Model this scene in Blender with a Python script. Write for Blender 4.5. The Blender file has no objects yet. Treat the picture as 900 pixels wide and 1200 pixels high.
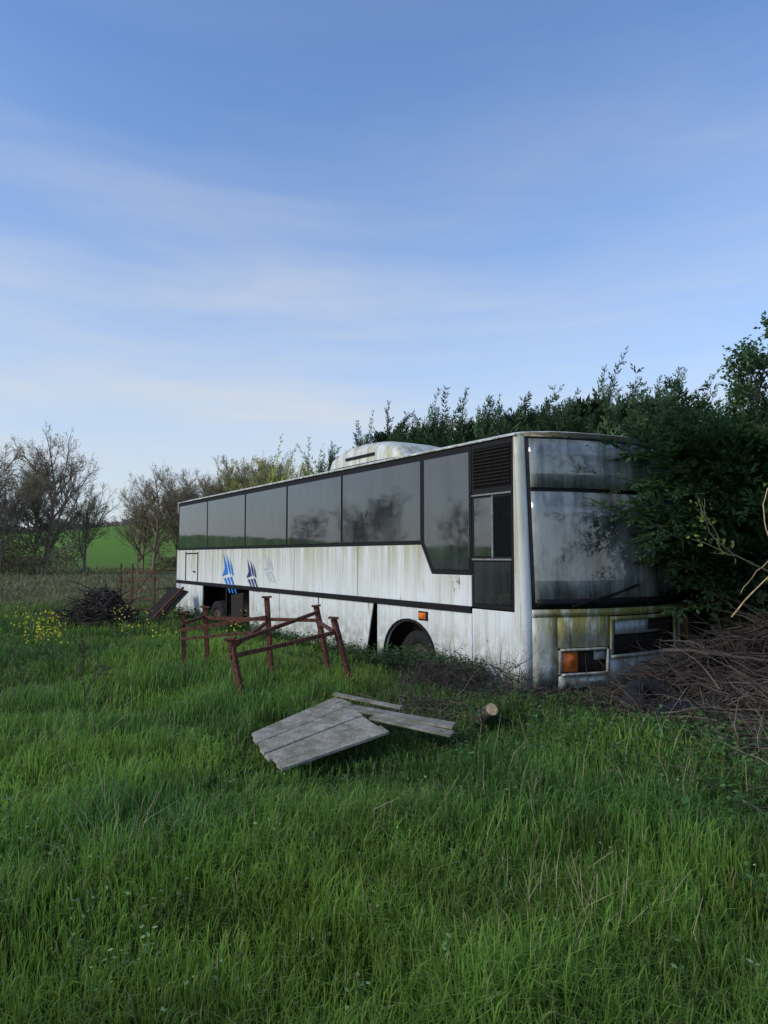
import bpy, math, random, bmesh
import numpy as np
from mathutils import Vector, Matrix, Quaternion
R=np.random.default_rng(7); random.seed(7)
sc=bpy.context.scene
sc.view_settings.view_transform='Standard'
try: sc.view_settings.look='None'
except Exception: pass
sc.view_settings.exposure=0

# ------------------------------------------------------------ materials
def newmat(name):
    m=bpy.data.materials.new(name); m.use_nodes=True
    nt=m.node_tree; b=nt.nodes['Principled BSDF']
    return m,nt,b
def N(nt,t,**k):
    n=nt.nodes.new(t)
    for a,v in k.items(): setattr(n,a,v)
    return n
def noise(nt,scale,detail=6,rough=.6,vec=None,dist=0):
    n=N(nt,'ShaderNodeTexNoise'); n.inputs['Scale'].default_value=scale
    n.inputs['Detail'].default_value=detail; n.inputs['Roughness'].default_value=rough
    n.inputs['Distortion'].default_value=dist
    if vec: nt.links.new(vec,n.inputs['Vector'])
    return n.outputs['Fac']
def mapping(nt,scale,src='Object',loc=(0,0,0)):
    tc=N(nt,'ShaderNodeTexCoord'); mp=N(nt,'ShaderNodeMapping')
    nt.links.new(tc.outputs[src],mp.inputs['Vector']); mp.inputs['Scale'].default_value=scale
    mp.inputs['Location'].default_value=loc
    return mp.outputs['Vector']
def ramp(nt,fac,stops):
    r=N(nt,'ShaderNodeValToRGB'); nt.links.new(fac,r.inputs['Fac'])
    e=r.color_ramp.elements
    while len(e)<len(stops): e.new(.5)
    for i,(p,c) in enumerate(stops):
        e[i].position=p; e[i].color=(c,c,c,1) if isinstance(c,(int,float)) else (*c,1)
    return r.outputs['Color']
def mix(nt,f,a,b,mode='MIX'):
    m=N(nt,'ShaderNodeMix',data_type='RGBA',blend_type=mode)
    if isinstance(f,(int,float)): m.inputs[0].default_value=f
    else: nt.links.new(f,m.inputs[0])
    for i,v in ((6,a),(7,b)):
        if isinstance(v,tuple): m.inputs[i].default_value=(*v,1)
        else: nt.links.new(v,m.inputs[i])
    return m.outputs[2]
def math_(nt,op,a,b=None,clamp=False):
    m=N(nt,'ShaderNodeMath',operation=op); m.use_clamp=clamp
    for i,v in enumerate((a,b)):
        if v is None: continue
        if isinstance(v,(int,float)): m.inputs[i].default_value=v
        else: nt.links.new(v,m.inputs[i])
    return m.outputs[0]
def bump(nt,b,h,strength=.3,dist=.01):
    n=N(nt,'ShaderNodeBump'); n.inputs['Strength'].default_value=strength; n.inputs['Distance'].default_value=dist
    nt.links.new(h,n.inputs['Height']); nt.links.new(n.outputs[0],b.inputs['Normal'])
def simple(name,c,rough=.6,metal=0,var=.4,scale=20,ior=None,spec=.5):
    m,nt,b=newmat(name); v=mapping(nt,(1,1,1)); f=noise(nt,scale,vec=v)
    d=tuple(x*(1-var) for x in c); l=tuple(min(1,x*(1+var)) for x in c)
    nt.links.new(ramp(nt,f,[(.3,d),(.7,l)]),b.inputs['Base Color'])
    b.inputs['Roughness'].default_value=rough; b.inputs['Metallic'].default_value=metal
    b.inputs['Specular IOR Level'].default_value=spec
    bump(nt,b,f,.25,.004)
    return m
def leafmat(name,trans=.35,rough=.55):
    m,nt,b=newmat(name); a=N(nt,'ShaderNodeAttribute',attribute_name='Col')
    nt.links.new(a.outputs['Color'],b.inputs['Base Color']); b.inputs['Roughness'].default_value=rough
    b.inputs['Specular IOR Level'].default_value=.3
    t=N(nt,'ShaderNodeBsdfTranslucent'); nt.links.new(a.outputs['Color'],t.inputs['Color'])
    s=N(nt,'ShaderNodeMixShader'); s.inputs[0].default_value=trans
    nt.links.new(b.outputs[0],s.inputs[1]); nt.links.new(t.outputs[0],s.inputs[2])
    nt.links.new(s.outputs[0],nt.nodes['Material Output'].inputs['Surface'])
    return m

def white_paint():
    m,nt,b=newmat('weathered_white_paint')
    o=mapping(nt,(1,1,1)); st=mapping(nt,(7,7,.45)); st2=mapping(nt,(22,22,.9))
    base=ramp(nt,noise(nt,1.3,vec=o),[(.3,(.66,.68,.67)),(.7,(.80,.82,.81))])
    s1=ramp(nt,noise(nt,1.0,8,.65,st),[(.48,0.),(.74,1.)])
    c=mix(nt,math_(nt,'MULTIPLY',s1,.65),base,(.36,.36,.23))
    s2=ramp(nt,noise(nt,1.0,6,.6,st2),[(.56,0.),(.76,1.)])
    c=mix(nt,math_(nt,'MULTIPLY',s2,.55),c,(.20,.19,.11))
    tc=N(nt,'ShaderNodeTexCoord'); sp=N(nt,'ShaderNodeSeparateXYZ'); nt.links.new(tc.outputs['Object'],sp.inputs[0])
    low=N(nt,'ShaderNodeMapRange'); nt.links.new(sp.outputs['Z'],low.inputs[0])
    low.inputs[1].default_value=.8; low.inputs[2].default_value=0.; low.inputs[3].default_value=0; low.inputs[4].default_value=1
    al=ramp(nt,noise(nt,5,8,.7,o),[(.38,0.),(.58,1.)])
    c=mix(nt,math_(nt,'MULTIPLY',math_(nt,'MULTIPLY',al,low.outputs[0]),.9),c,(.14,.145,.06))
    ws=N(nt,'ShaderNodeMapRange'); nt.links.new(sp.outputs['Z'],ws.inputs[0])
    ws.inputs[1].default_value=1.0; ws.inputs[2].default_value=1.80; ws.inputs[3].default_value=0; ws.inputs[4].default_value=1
    s3=ramp(nt,noise(nt,1.0,6,.65,mapping(nt,(8,8,.25),loc=(3,5,1))),[(.38,0.),(.62,1.)])
    c=mix(nt,math_(nt,'MULTIPLY',math_(nt,'MULTIPLY',s3,ws.outputs[0]),.8),c,(.35,.32,.12))
    ru=ramp(nt,noise(nt,2.2,10,.75,mapping(nt,(2.5,2.5,1),loc=(8,2,4))),[(.64,0.),(.68,1.)])
    c=mix(nt,math_(nt,'MULTIPLY',ru,.85),c,(.15,.06,.02))
    rs=ramp(nt,noise(nt,1.0,4,.6,mapping(nt,(5,5,.55),loc=(11,7,2))),[(.65,0.),(.71,1.)])
    c=mix(nt,math_(nt,'MULTIPLY',rs,.8),c,(.36,.17,.04))
    sk=ramp(nt,noise(nt,55,3,.5,o),[(.64,0.),(.71,1.)])
    c=mix(nt,math_(nt,'MULTIPLY',sk,.5),c,(.14,.13,.10))
    nt.links.new(c,b.inputs['Base Color'])
    nt.links.new(ramp(nt,s1,[(0,.4),(1,.75)]),b.inputs['Roughness'])
    bump(nt,b,noise(nt,2.2,4,.5,o),.45,.02)
    return m
def front_paint():
    m=white_paint(); m.name='algae_stained_white_paint'; nt=m.node_tree; b=nt.nodes['Principled BSDF']
    l=b.inputs['Base Color'].links[0].from_socket
    tc=N(nt,'ShaderNodeTexCoord'); sp=N(nt,'ShaderNodeSeparateXYZ'); nt.links.new(tc.outputs['Object'],sp.inputs[0])
    h=N(nt,'ShaderNodeMapRange'); nt.links.new(sp.outputs['Z'],h.inputs[0])
    h.inputs[1].default_value=.15; h.inputs[2].default_value=.7
    xx=N(nt,'ShaderNodeMapRange'); nt.links.new(sp.outputs['X'],xx.inputs[0])
    xx.inputs[1].default_value=.0; xx.inputs[2].default_value=.35
    f=ramp(nt,noise(nt,1.0,8,.7,mapping(nt,(8,8,1.6),loc=(1,1,1))),[(.32,0.),(.50,1.)])
    c=mix(nt,math_(nt,'MULTIPLY',math_(nt,'MULTIPLY',f,h.outputs[0]),xx.outputs[0]),l,(.24,.22,.06))
    f2=ramp(nt,noise(nt,1.0,8,.75,mapping(nt,(14,14,3),loc=(4,1,9))),[(.52,0.),(.64,1.)])
    c=mix(nt,math_(nt,'MULTIPLY',f2,.85),c,(.09,.06,.03))
    nt.links.new(c,b.inputs['Base Color']); return m
def glassmat(name,base,dust_sheen,amount,ior=2.0,lo=.35,hi=.75):
    m,nt,b=newmat(name); o=mapping(nt,(1,1,1))
    d=ramp(nt,noise(nt,1.6,8,.62,mapping(nt,(1.6,1.6,.8))),[(lo,0.),(hi,1.)])
    d2=ramp(nt,noise(nt,1.0,5,.6,mapping(nt,(11,11,.6),loc=(2,1,3))),[(.45,0.),(.8,1.)])
    f=math_(nt,'MULTIPLY',math_(nt,'ADD',d,math_(nt,'MULTIPLY',d2,.6)),amount,True)
    nt.links.new(mix(nt,f,base,dust_sheen),b.inputs['Base Color'])
    nt.links.new(ramp(nt,f,[(0,.02),(.6,.12),(1,.5)]),b.inputs['Roughness'])
    b.inputs['IOR'].default_value=ior
    bump(nt,b,noise(nt,.9,2,.4,o),.12,.03)
    return m
M_white=white_paint(); M_front=front_paint()
M_glass=glassmat('tinted_window_glass',(.010,.012,.015),(.14,.15,.15),.26,2.1)
M_screen=glassmat('dust_and_sheen_windscreen_glass',(.035,.042,.04),(.46,.50,.47),.72,1.85,.36,.70)  # pale tint is dust plus a milky sky reflection painted into the colour
M_rubber=simple('black_rubber_trim',(.010,.010,.011),.65,spec=.2)
M_dark=simple('dark_interior',(.006,.006,.006),.9,spec=.1)
M_under=simple('dirty_underbody',(.03,.024,.02),.9,spec=.2)
M_tyre=simple('tyre_rubber',(.02,.02,.02),.85,spec=.2)
M_rim=simple('rusty_rim',(.12,.09,.07),.7)
M_rust=simple('rusty_steel',(.115,.048,.032),.9,0,.7,26,spec=.2)
M_orange=simple('orange_lens',(.70,.15,.02),.35,var=.5)
M_lens=simple('clear_lens',(.35,.36,.36),.15)
M_blue=simple('blue_decal',(.015,.17,.55),.45)
M_navy=simple('navy_decal',(.02,.025,.13),.45)
M_grey=simple('faded_decal',(.46,.49,.52),.5)
M_seam=simple('panel_seam',(.2,.2,.19),.7)
M_bark=simple('bark',(.085,.068,.05),.9)
M_cut=simple('cut_wood',(.50,.36,.19),.8)
M_leaf=leafmat('foliage'); M_grass=leafmat('grass_blades',.45,.5); M_twig=leafmat('twigs',0.05,.85)
def woodmat():
    m,nt,b=newmat('weathered_planks'); v=mapping(nt,(1.5,1.5,14)); f=noise(nt,5,8,.7,v)
    g=noise(nt,5,6,.7,mapping(nt,(1,1,1))); w_=noise(nt,3,10,.8,mapping(nt,(30,4,4)))
    c=ramp(nt,f,[(.3,(.19,.17,.13)),(.5,(.36,.33,.27)),(.72,(.50,.46,.38))])
    c=mix(nt,ramp(nt,w_,[(.42,0.),(.60,.65)]),c,(.16,.135,.10))
    c=mix(nt,ramp(nt,g,[(.46,0.),(.64,.8)]),c,(.13,.13,.07))
    nt.links.new(c,b.inputs['Base Color']); b.inputs['Roughness'].default_value=.9; b.inputs['Specular IOR Level'].default_value=.2; bump(nt,b,f,.6,.006); return m
M_wood=woodmat()

# ------------------------------------------------------------ mesh helpers
def link(o,parent=None):
    sc.collection.objects.link(o)
    if parent: o.parent=parent
    return o
def empty(name,loc=(0,0,0),rz=0):
    o=bpy.data.objects.new(name,None); o.location=loc; o.rotation_euler=(0,0,rz); o.empty_display_size=.3
    return link(o)
def quadmesh(name,P,C,mat,parent=None,obj=True):
    P=np.asarray(P,dtype=np.float32).reshape(-1,4,3); n=len(P)
    C=np.asarray(C,dtype=np.float32)
    if C.ndim==1: C=np.broadcast_to(C,(n,3))
    if C.ndim==2: C=np.repeat(C[:,None,:],4,1)
    me=bpy.data.meshes.new(name); me.vertices.add(n*4); me.vertices.foreach_set('co',P.reshape(-1))
    me.loops.add(n*4); me.loops.foreach_set('vertex_index',np.arange(n*4,dtype=np.int32))
    me.polygons.add(n); me.polygons.foreach_set('loop_start',np.arange(0,n*4,4,dtype=np.int32))
    try: me.polygons.foreach_set('loop_total',np.full(n,4,dtype=np.int32))
    except Exception: pass
    a=me.color_attributes.new('Col','FLOAT_COLOR','POINT')
    a.data.foreach_set('color',np.concatenate([C,np.ones((n,4,1),np.float32)],2).astype(np.float32).reshape(-1))
    me.materials.append(mat); me.update(calc_edges=True)
    if not obj: return me
    return link(bpy.data.objects.new(name,me),parent)
def nrm(v): return v/np.maximum(np.linalg.norm(v,axis=-1,keepdims=True),1e-9)
def perp(d):
    a=np.where(np.abs(d[...,2:3])>.9,np.array([1.,0,0]),np.array([0,0,1.]))
    return nrm(np.cross(d,a))
def rdir(n): return nrm(R.normal(size=(n,3)))
def tubes(p0,p1,r0,r1):
    d=nrm(p1-p0); u=perp(d); v=np.cross(d,u); r0=np.asarray(r0)[:,None]; r1=np.asarray(r1)[:,None]; q=[]
    dirs=[u,v,-u,-v]
    for i in range(4):
        a,b=dirs[i],dirs[(i+1)%4]
        q.append(np.stack([p0+a*r0,p0+b*r0,p1+b*r1,p1+a*r1],1))
    return np.concatenate(q)
def diamonds(p,d,L,w,side=None,mid=.45):
    d=nrm(d)
    if side is None: side=nrm(np.cross(d,rdir(len(p))))
    L=np.broadcast_to(np.asarray(L,float),(len(p),))[:,None]; w=np.broadcast_to(np.asarray(w,float),(len(p),))[:,None]
    return np.stack([p,p+d*L*mid+side*w/2,p+d*L,p+d*L*mid-side*w/2],1)
def vnoise(x,y,s,seed=0):
    x=np.asarray(x,float)/s+seed*17.3+500; y=np.asarray(y,float)/s+seed*9.1+500
    xi=np.floor(x).astype(np.int64); yi=np.floor(y).astype(np.int64); fx=x-xi; fy=y-yi
    fx=fx*fx*(3-2*fx); fy=fy*fy*(3-2*fy)
    def h(a,b):
        n=(a*374761393+b*668265263+seed*1442695)&0x7fffffff; n=((n^(n>>13))*1274126177)&0x7fffffff
        return ((n^(n>>16))&0xffff)/65535.
    return (h(xi,yi)*(1-fx)+h(xi+1,yi)*fx)*(1-fy)+(h(xi,yi+1)*(1-fx)+h(xi+1,yi+1)*fx)*fy
def sstep(a,b,x):
    t=np.clip((x-a)/(b-a),0,1); return t*t*(3-2*t)
def gh(x,y):
    x=np.asarray(x,float); y=np.asarray(y,float)
    h=.10*(vnoise(x,y,2.6,1)-.5)+.05*(vnoise(x,y,.9,2)-.5)
    h=h+1.2*(vnoise(x,y,60,3)-.5)*sstep(30,120,np.hypot(x,y))
    h=h+12*sstep(95,260,y)*(.75+.5*vnoise(x,y,90,5))
    h=h-.10*np.exp(-((x-2.6)**2/4+(y-8.0)**2/1.2))
    return h
W=3.3; BL=13.8; FX,FY=1.695,8.6; TH=math.atan2(.547,.837); cs,sn=math.cos(TH),math.sin(TH)
def inbus(x,y):
    dx,dy=x-FX,y-FY; a=dx*cs+dy*sn; b=-dx*sn+dy*cs
    return a,b
def bw(t,s,z=0): return (FX+t*cs-s*sn, FY+t*sn+s*cs, z)

# ------------------------------------------------------------ ground
def axis(n1,a,far):
    c=list(np.arange(0,a+1e-6,n1)); st=n1
    while c[-1]<far: st*=1.13; c.append(c[-1]+st)
    return c
ax=axis(.22,16,900); xs=np.array(sorted(set([-v for v in ax]+ax))); 
ay=axis(.22,24,1500); ym=axis(.5,6,300); ys=np.array(sorted(set([-v for v in ym if v>0]+ay)))
X,Y=np.meshgrid(xs,ys); Z=gh(X,Y); nx,ny=len(xs),len(ys)
me=bpy.data.meshes.new('ground'); V=np.stack([X,Y,Z],-1).reshape(-1,3)
idx=np.arange(nx*ny).reshape(ny,nx); F=np.stack([idx[:-1,:-1],idx[:-1,1:],idx[1:,1:],idx[1:,:-1]],-1).reshape(-1,4)
me.from_pydata(V.tolist(),[],F.tolist()); me.polygons.foreach_set('use_smooth',[True]*len(F))
m,nt,b=newmat('field_ground'); g=N(nt,'ShaderNodeNewGeometry'); sp=N(nt,'ShaderNodeSeparateXYZ'); nt.links.new(g.outputs['Position'],sp.inputs[0])
mp=N(nt,'ShaderNodeMapping'); nt.links.new(g.outputs['Position'],mp.inputs[0])
nn=noise(nt,.12,5,.6,mp.outputs[0]); yy=math_(nt,'ADD',sp.outputs['Y'],math_(nt,'MULTIPLY',math_(nt,'SUBTRACT',nn,.5),22))
t=N(nt,'ShaderNodeMapRange'); nt.links.new(yy,t.inputs[0]); t.inputs[2].default_value=200
c=ramp(nt,t.outputs[0],[(0,(.03,.05,.015)),(.11,(.05,.085,.025)),(.16,(.15,.15,.07)),(.30,(.18,.165,.085)),(.42,(.12,.20,.035)),(.8,(.15,.30,.035))])
c=mix(nt,ramp(nt,noise(nt,2.5,8,.7,mp.outputs[0]),[(.35,.6),(.65,0.)]),c,(.035,.04,.018))
nt.links.new(c,b.inputs['Base Color']); b.inputs['Roughness'].default_value=1; b.inputs['Specular IOR Level'].default_value=.1
bump(nt,b,noise(nt,6,6,.7,mp.outputs[0]),.8,.08)
me.materials.append(m); link(bpy.data.objects.new('ground',me))

# ------------------------------------------------------------ grass
def brz(x,y): return np.maximum(np.exp(-((x-3.7)**2/3.2+(y-6.9)**2/2.2)),.95*np.exp(-((x-3.5)**2/1.5+(y-5.2)**2/2.0)))
def blades(n,y0,y1,xk,xpad,hmin,hmax,wk,seed,dens=None):
    y=np.exp(R.uniform(math.log(y0),math.log(y1),n)); x=R.uniform(-1,1,n)*(xk*y+xpad)
    a,bb=inbus(x,y); k=~((a>-.02)&(a<W+.1)&(bb>-.35)&(bb<BL))
    br=sstep(.12,.48,vnoise(x,y,.6,9))*brz(x,y)*1.3
    k&=R.uniform(size=n)>br
    x,y=x[k],y[k]; n=len(x); z=gh(x,y); a,bb=inbus(x,y)
    tus=vnoise(x,y,.55,4)*.6+vnoise(x,y,1.7,6)*.4
    h=(hmin+(hmax-hmin)*tus**1.2)*R.uniform(.55,1.15,n)*(1-.35*brz(x,y))
    pm=((x>-1.15)&(x<.6)&(y>5.2)&(y<6.6)); h=np.where(pm,np.minimum(h,.11),h)
    fr=((x>-1.2)&(x<.4)&(y>4.6)&(y<=5.3)); h=np.where(fr,h*.6,h)
    near=((a>-1.3)&(a<=0)&(bb>-.4)&(bb<14))|((bb>-1.7)&(bb<=0)&(a>-.6)&(a<3.5)); h=np.where(near,h*.55,h)
    az=R.uniform(0,2*np.pi,n)+1.2*vnoise(x,y,.7,8)
    d=np.stack([np.cos(az),np.sin(az),np.zeros(n)],1); lean=(R.uniform(.1,.9,n)**1.2*(.5+1.0*vnoise(x,y,.4,12)))[:,None]; lean=np.minimum(lean,1.2)
    w=(wk*(1+y/5.5)*R.uniform(.6,1.3,n))[:,None]
    sa=az+np.pi/2+R.normal(0,.6,n); s=np.stack([np.cos(sa),np.sin(sa),np.zeros(n)],1)
    p=np.stack([x,y,z-.01],1); up=np.array([0,0,1.]); H=h[:,None]
    P=[p,p+up*H*.42+d*H*lean*.12,p+up*H*.78+d*H*lean*.42,p+up*H*(1-.25*lean)+d*H*lean*.95]
    ww=[w,w*.85,w*.6,w*.08]
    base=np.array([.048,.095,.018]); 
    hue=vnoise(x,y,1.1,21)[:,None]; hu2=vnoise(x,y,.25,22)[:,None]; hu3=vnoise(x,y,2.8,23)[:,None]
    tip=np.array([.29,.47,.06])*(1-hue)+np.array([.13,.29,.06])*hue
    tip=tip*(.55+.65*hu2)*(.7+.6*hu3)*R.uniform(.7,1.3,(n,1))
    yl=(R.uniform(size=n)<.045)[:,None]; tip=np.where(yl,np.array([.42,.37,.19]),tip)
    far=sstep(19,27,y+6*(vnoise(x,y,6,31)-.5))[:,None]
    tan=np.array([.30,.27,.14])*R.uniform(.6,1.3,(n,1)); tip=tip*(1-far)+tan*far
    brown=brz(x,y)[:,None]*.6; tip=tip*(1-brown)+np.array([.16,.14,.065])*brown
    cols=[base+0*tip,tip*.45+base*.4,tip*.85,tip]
    Q=[];C=[]
    for i in range(3):
        Q.append(np.stack([P[i]-s*ww[i]/2,P[i]+s*ww[i]/2,P[i+1]+s*ww[i+1]/2,P[i+1]-s*ww[i+1]/2],1))
        c0=np.broadcast_to(cols[i],(n,3)); c1=cols[i+1]; C.append(np.stack([c0,c0,c1,c1],1))
    return np.concatenate(Q),np.concatenate(C)
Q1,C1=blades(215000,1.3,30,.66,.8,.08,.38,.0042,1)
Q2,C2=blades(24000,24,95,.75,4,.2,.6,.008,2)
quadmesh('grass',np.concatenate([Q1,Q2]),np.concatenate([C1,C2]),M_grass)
def stalks(n,cx,cy,sx,sy,hm,col):
    x=R.normal(cx,sx,n); y=R.normal(cy,sy,n); p=np.stack([x,y,gh(x,y)],1)
    d=nrm(np.stack([R.normal(0,.35,n),R.normal(0,.35,n),np.ones(n)],1)); h=R.uniform(.6,1.1,n)*hm
    q=p+d*h[:,None]*.6; e=q+nrm(d+R.normal(0,.25,(n,3)))*h[:,None]*.4
    r=np.full(n,.0018)
    return np.concatenate([tubes(p,q,r,r*.8),tubes(q,e,r*.8,r*.4)])
S=np.concatenate([stalks(16,-1.4,3.9,.10,.15,.45,0),stalks(34,.85,3.1,.13,.18,.36,0),stalks(8,.45,4.2,.3,.3,.42,0),stalks(60,2.6,5.0,.7,.8,.5,0),
  stalks(8,-2.7,5.4,.3,.3,.45,0),stalks(110,0,7,4,3,.42,0)])
quadmesh('dry_stalks',S,np.array([.40,.35,.22]),M_twig)

# ------------------------------------------------------------ weeds (leafy low plants)
def weeds(pts,hm,leaf,nl,col,spread=.12):
    n=len(pts); h=R.uniform(.5,1.1,n)*hm; tilt=nrm(np.stack([R.normal(0,.2,n),R.normal(0,.2,n),np.ones(n)],1))
    k=R.uniform(.15,1,(n,nl)); p=pts[:,None]+tilt[:,None]*(h[:,None]*k)[...,None]
    az=R.uniform(0,6.283,(n,nl)); dz=R.uniform(-.35,.6,(n,nl)); d=nrm(np.stack([np.cos(az),np.sin(az),dz],-1))
    L=leaf*R.uniform(.6,1.3,(n,nl))*(1.2-.5*k); p=p.reshape(-1,3)+R.normal(0,spread*.3,(n*nl,3)); d=d.reshape(-1,3); L=L.reshape(-1)
    sd=nrm(np.cross(d,np.array([0,0,1.])+R.normal(0,.35,(n*nl,3))))
    q=diamonds(p,d,L,L*.55,sd); c=np.array(col)*R.uniform(.5,1.35,(n*nl,1))*(.5+.7*k.reshape(-1,1))
    st=tubes(pts,pts+tilt*h[:,None],np.full(n,.004),np.full(n,.002)); cst=np.broadcast_to(np.array(col)*.6,(len(st),3))
    return np.concatenate([q,st]),np.concatenate([c,cst])
def scatter(n,cx,cy,sx,sy):
    x=R.normal(cx,sx,n); y=R.normal(cy,sy,n); a,b_=inbus(x,y); k=~((a>-.05)&(a<W)&(b_>-.45)&(b_<BL)); x,y=x[k],y[k]
    return np.stack([x,y,gh(x,y)],1)
def line(n,t0,t1,s0,s1):
    t=R.uniform(t0,t1,n); s=R.uniform(s0,s1,n); x=FX+t*cs-s*sn; y=FY+t*sn+s*cs; return np.stack([x,y,gh(x,y)],1)
parts=[weeds(line(330,-.7,-.1,.5,2.2),.36,.07,16,(.055,.11,.032)),
       weeds(line(140,-.5,-.05,2.2,4.2),.2,.06,14,(.06,.12,.035)),
       weeds(line(260,-.45,-.05,4.2,13),.25,.08,12,(.06,.13,.03)),
       weeds(scatter(200,1.2,7.2,.5,.45),.26,.06,16,(.06,.12,.035)),
       weeds(scatter(460,2.3,5.7,.6,.5),.26,.06,16,(.085,.18,.04)),
       weeds(scatter(200,3.6,5.6,.9,.8),.26,.06,14,(.08,.15,.035)),
       weeds(scatter(200,2.9,4.2,.6,.4),.24,.06,14,(.09,.19,.045)),
       weeds(scatter(230,-.6,3.9,2.2,1.1),.2,.03,14,(.24,.34,.15))]
quadmesh('nettle_patch',np.concatenate([p[0] for p in parts]),np.concatenate([p[1] for p in parts]),M_leaf)
def rape(pts):
    q,c=weeds(pts,.7,.09,8,(.10,.18,.05)); n=len(pts)
    k=17; p=np.repeat(pts,k,0)+np.stack([R.normal(0,.09,n*k),R.normal(0,.09,n*k),R.uniform(.38,.80,n*k)],1)
    f=diamonds(p,rdir(n*k),.034,.034); return np.concatenate([q,f]),np.concatenate([c,np.broadcast_to(np.array([.78,.68,.05]),(len(f),3))*R.uniform(.7,1.1,(len(f),1))])
for cx,cy,n,s in ((-4.9,10.2,9,.24),(-4.5,11.6,4,.9),(-3.4,11.0,2,.4)):
    q,c=rape(scatter(n,cx,cy,s,s)); quadmesh('yellow_rapeseed',q,c,M_leaf)

# ------------------------------------------------------------ branching trees
def grow(base,d0,length,rad,nch,ratio,ang,up,k=4,wander=.18,minr=.004,tmin=.3):
    p=np.array([base],float); d=nrm(np.array([d0],float)); L=np.array([length],float); r=np.array([rad],float)
    P0=[];P1=[];R0=[];R1=[];tips=None
    for lv in range(len(nch)+1):
        n=len(p); pts=[p]; ds=[]; cur=p; dd=d
        wd=wander*(.4 if lv==0 else 1)
        for i in range(k):
            dd=nrm(dd+R.normal(0,wd,(n,3))+np.array([0,0,up]))
            nx_=cur+dd*(L/k)[:,None]; f0=1-i/k*.55; f1=1-(i+1)/k*.55
            P0.append(cur);P1.append(nx_);R0.append(np.maximum(r*f0,minr));R1.append(np.maximum(r*f1,minr))
            cur=nx_; pts.append(cur); ds.append(dd)
        if lv==len(nch): 
            tips=(np.concatenate(pts[1:]),np.concatenate(ds)); break
        c=nch[lv]; A=np.stack(pts,1); D=np.stack(ds,1)
        t=R.uniform(tmin,1,(n,c)); t[:,0]=1
        ii=np.minimum((t*k).astype(int),k-1); fr=(t*k-ii)[...,None]; ar=np.arange(n)[:,None]
        s=A[ar,ii]*(1-fr)+A[ar,np.minimum(ii+1,k)]*fr; dp=D[ar,ii].reshape(-1,3)
        rv=nrm(np.cross(dp,rdir(len(dp)))); an=R.normal(ang,.18,(len(dp),1))
        an[(t.reshape(-1)>=1)]*=.35
        d=nrm(dp*np.cos(an)+rv*np.sin(an)); p=s.reshape(-1,3)
        L=(L[:,None]*ratio*R.uniform(.65,1.15,(n,c))*(1.15-.4*t)).reshape(-1); r=(r[:,None]*(.62-.22*t)*R.uniform(.8,1.1,(n,c))).reshape(-1)
    return np.concatenate(P0),np.concatenate(P1),np.concatenate(R0),np.concatenate(R1),tips
def tree_mesh(name,height,leafn,leafcol,leafsize,barkcol=(.32,.26,.19),dense=(14,8,6,4),minr=.0078,ang=.70):
    a,b_,r0,r1,(tp,td)=grow((0,0,-.1),(0,0,1),height*.62,height*.016,dense,.58,ang,.12,k=3,wander=.10,minr=minr,tmin=.2)
    s=height/max(b_[:,2].max(),.1); a=a*s; b_=b_*s; tp=tp*s
    T=tubes(a,b_,r0,r1); C=np.broadcast_to(np.array(barkcol),(len(T),3))*R.uniform(.7,1.2,(len(T),1))
    if leafn:
        i=R.integers(0,len(tp),leafn); p=tp[i]+R.normal(0,leafsize*.9,(leafn,3)); q=diamonds(p,rdir(leafn),leafsize*R.uniform(.6,1.3,leafn),leafsize*.7)
        cc=np.array(leafcol)*R.uniform(.55,1.4,(leafn,1)); T=np.concatenate([T,q]); C=np.concatenate([C,cc])
    return quadmesh(name,T,C,M_leaf,obj=False)
tm=[tree_mesh('spring_tree_a',11,10000,(.36,.33,.14),.085),
    tree_mesh('spring_tree_b',10,15000,(.32,.34,.12),.10,ang=.65),
    tree_mesh('bare_tree_a',11,4500,(.34,.29,.17),.08,ang=.72),
    tree_mesh('willow_tree',9,16000,(.58,.56,.20),.10,ang=.6),
    tree_mesh('bare_tree_b',10,0,(.1,.1,.05),.1,(.07,.06,.05),ang=.85,dense=(10,6,5,3),minr=.018)]
def put(name,me_,x,y,s,rz=None,sz=None,zoff=-.1):
    o=bpy.data.objects.new(name,me_); o.location=(x,y,float(gh(x,y))+zoff); o.scale=(s,s,s*(sz or 1)); o.rotation_euler=(0,0,R.uniform(0,6.28) if rz is None else rz)
    return link(o)
for x,y,s,k in ((-30.5,64,1.25,2),(-35,62,1.12,0),(-33,67,1.1,1),(-38.5,66,1.15,1),(-27.8,66,.82,0),(-42,62,1.15,0),(-36.8,58,.85,1),(-32.5,60,.9,2),
                (-28.5,84,.95,0),(-26,80,1.12,2),(-23.5,82,1.15,0),(-30.5,88,.85,2),(-25,86,1.0,1),
                (-21,78,1.05,2),(-18.5,80,1.34,3),(-16,78,1.22,0),(-13,76,1.40,3),(-10.5,74,1.2,1),(-8.2,72,1.25,3),(-6,74,1.1,0),(-12,82,1.3,2),(-17,86,1.2,1),(-20,86,1.1,0),(-14.6,80,1.3,1)):
    put('field_tree',tm[k],x,y,s)
for x,y,s,k in ((-27,15,.50,4),(-33,11,.6,2),(-25,24,.45,2),(-38,22,.6,4),(-30,30,.5,4),(-44,30,.7,2),(-40,6,.6,2),(-26,3,.45,4)):
    put('field_tree',tm[k],x,y,s)
def foliage_mass(name,pts,rad,size,col,sq=.8):
    n=len(pts); d=rdir(n); q=diamonds(pts,d,size*R.uniform(.6,1.4,n),size*.6); lum=R.uniform(.5,1.4,(n,1))
    return quadmesh(name,q,np.array(col)*lum,M_leaf)
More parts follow.
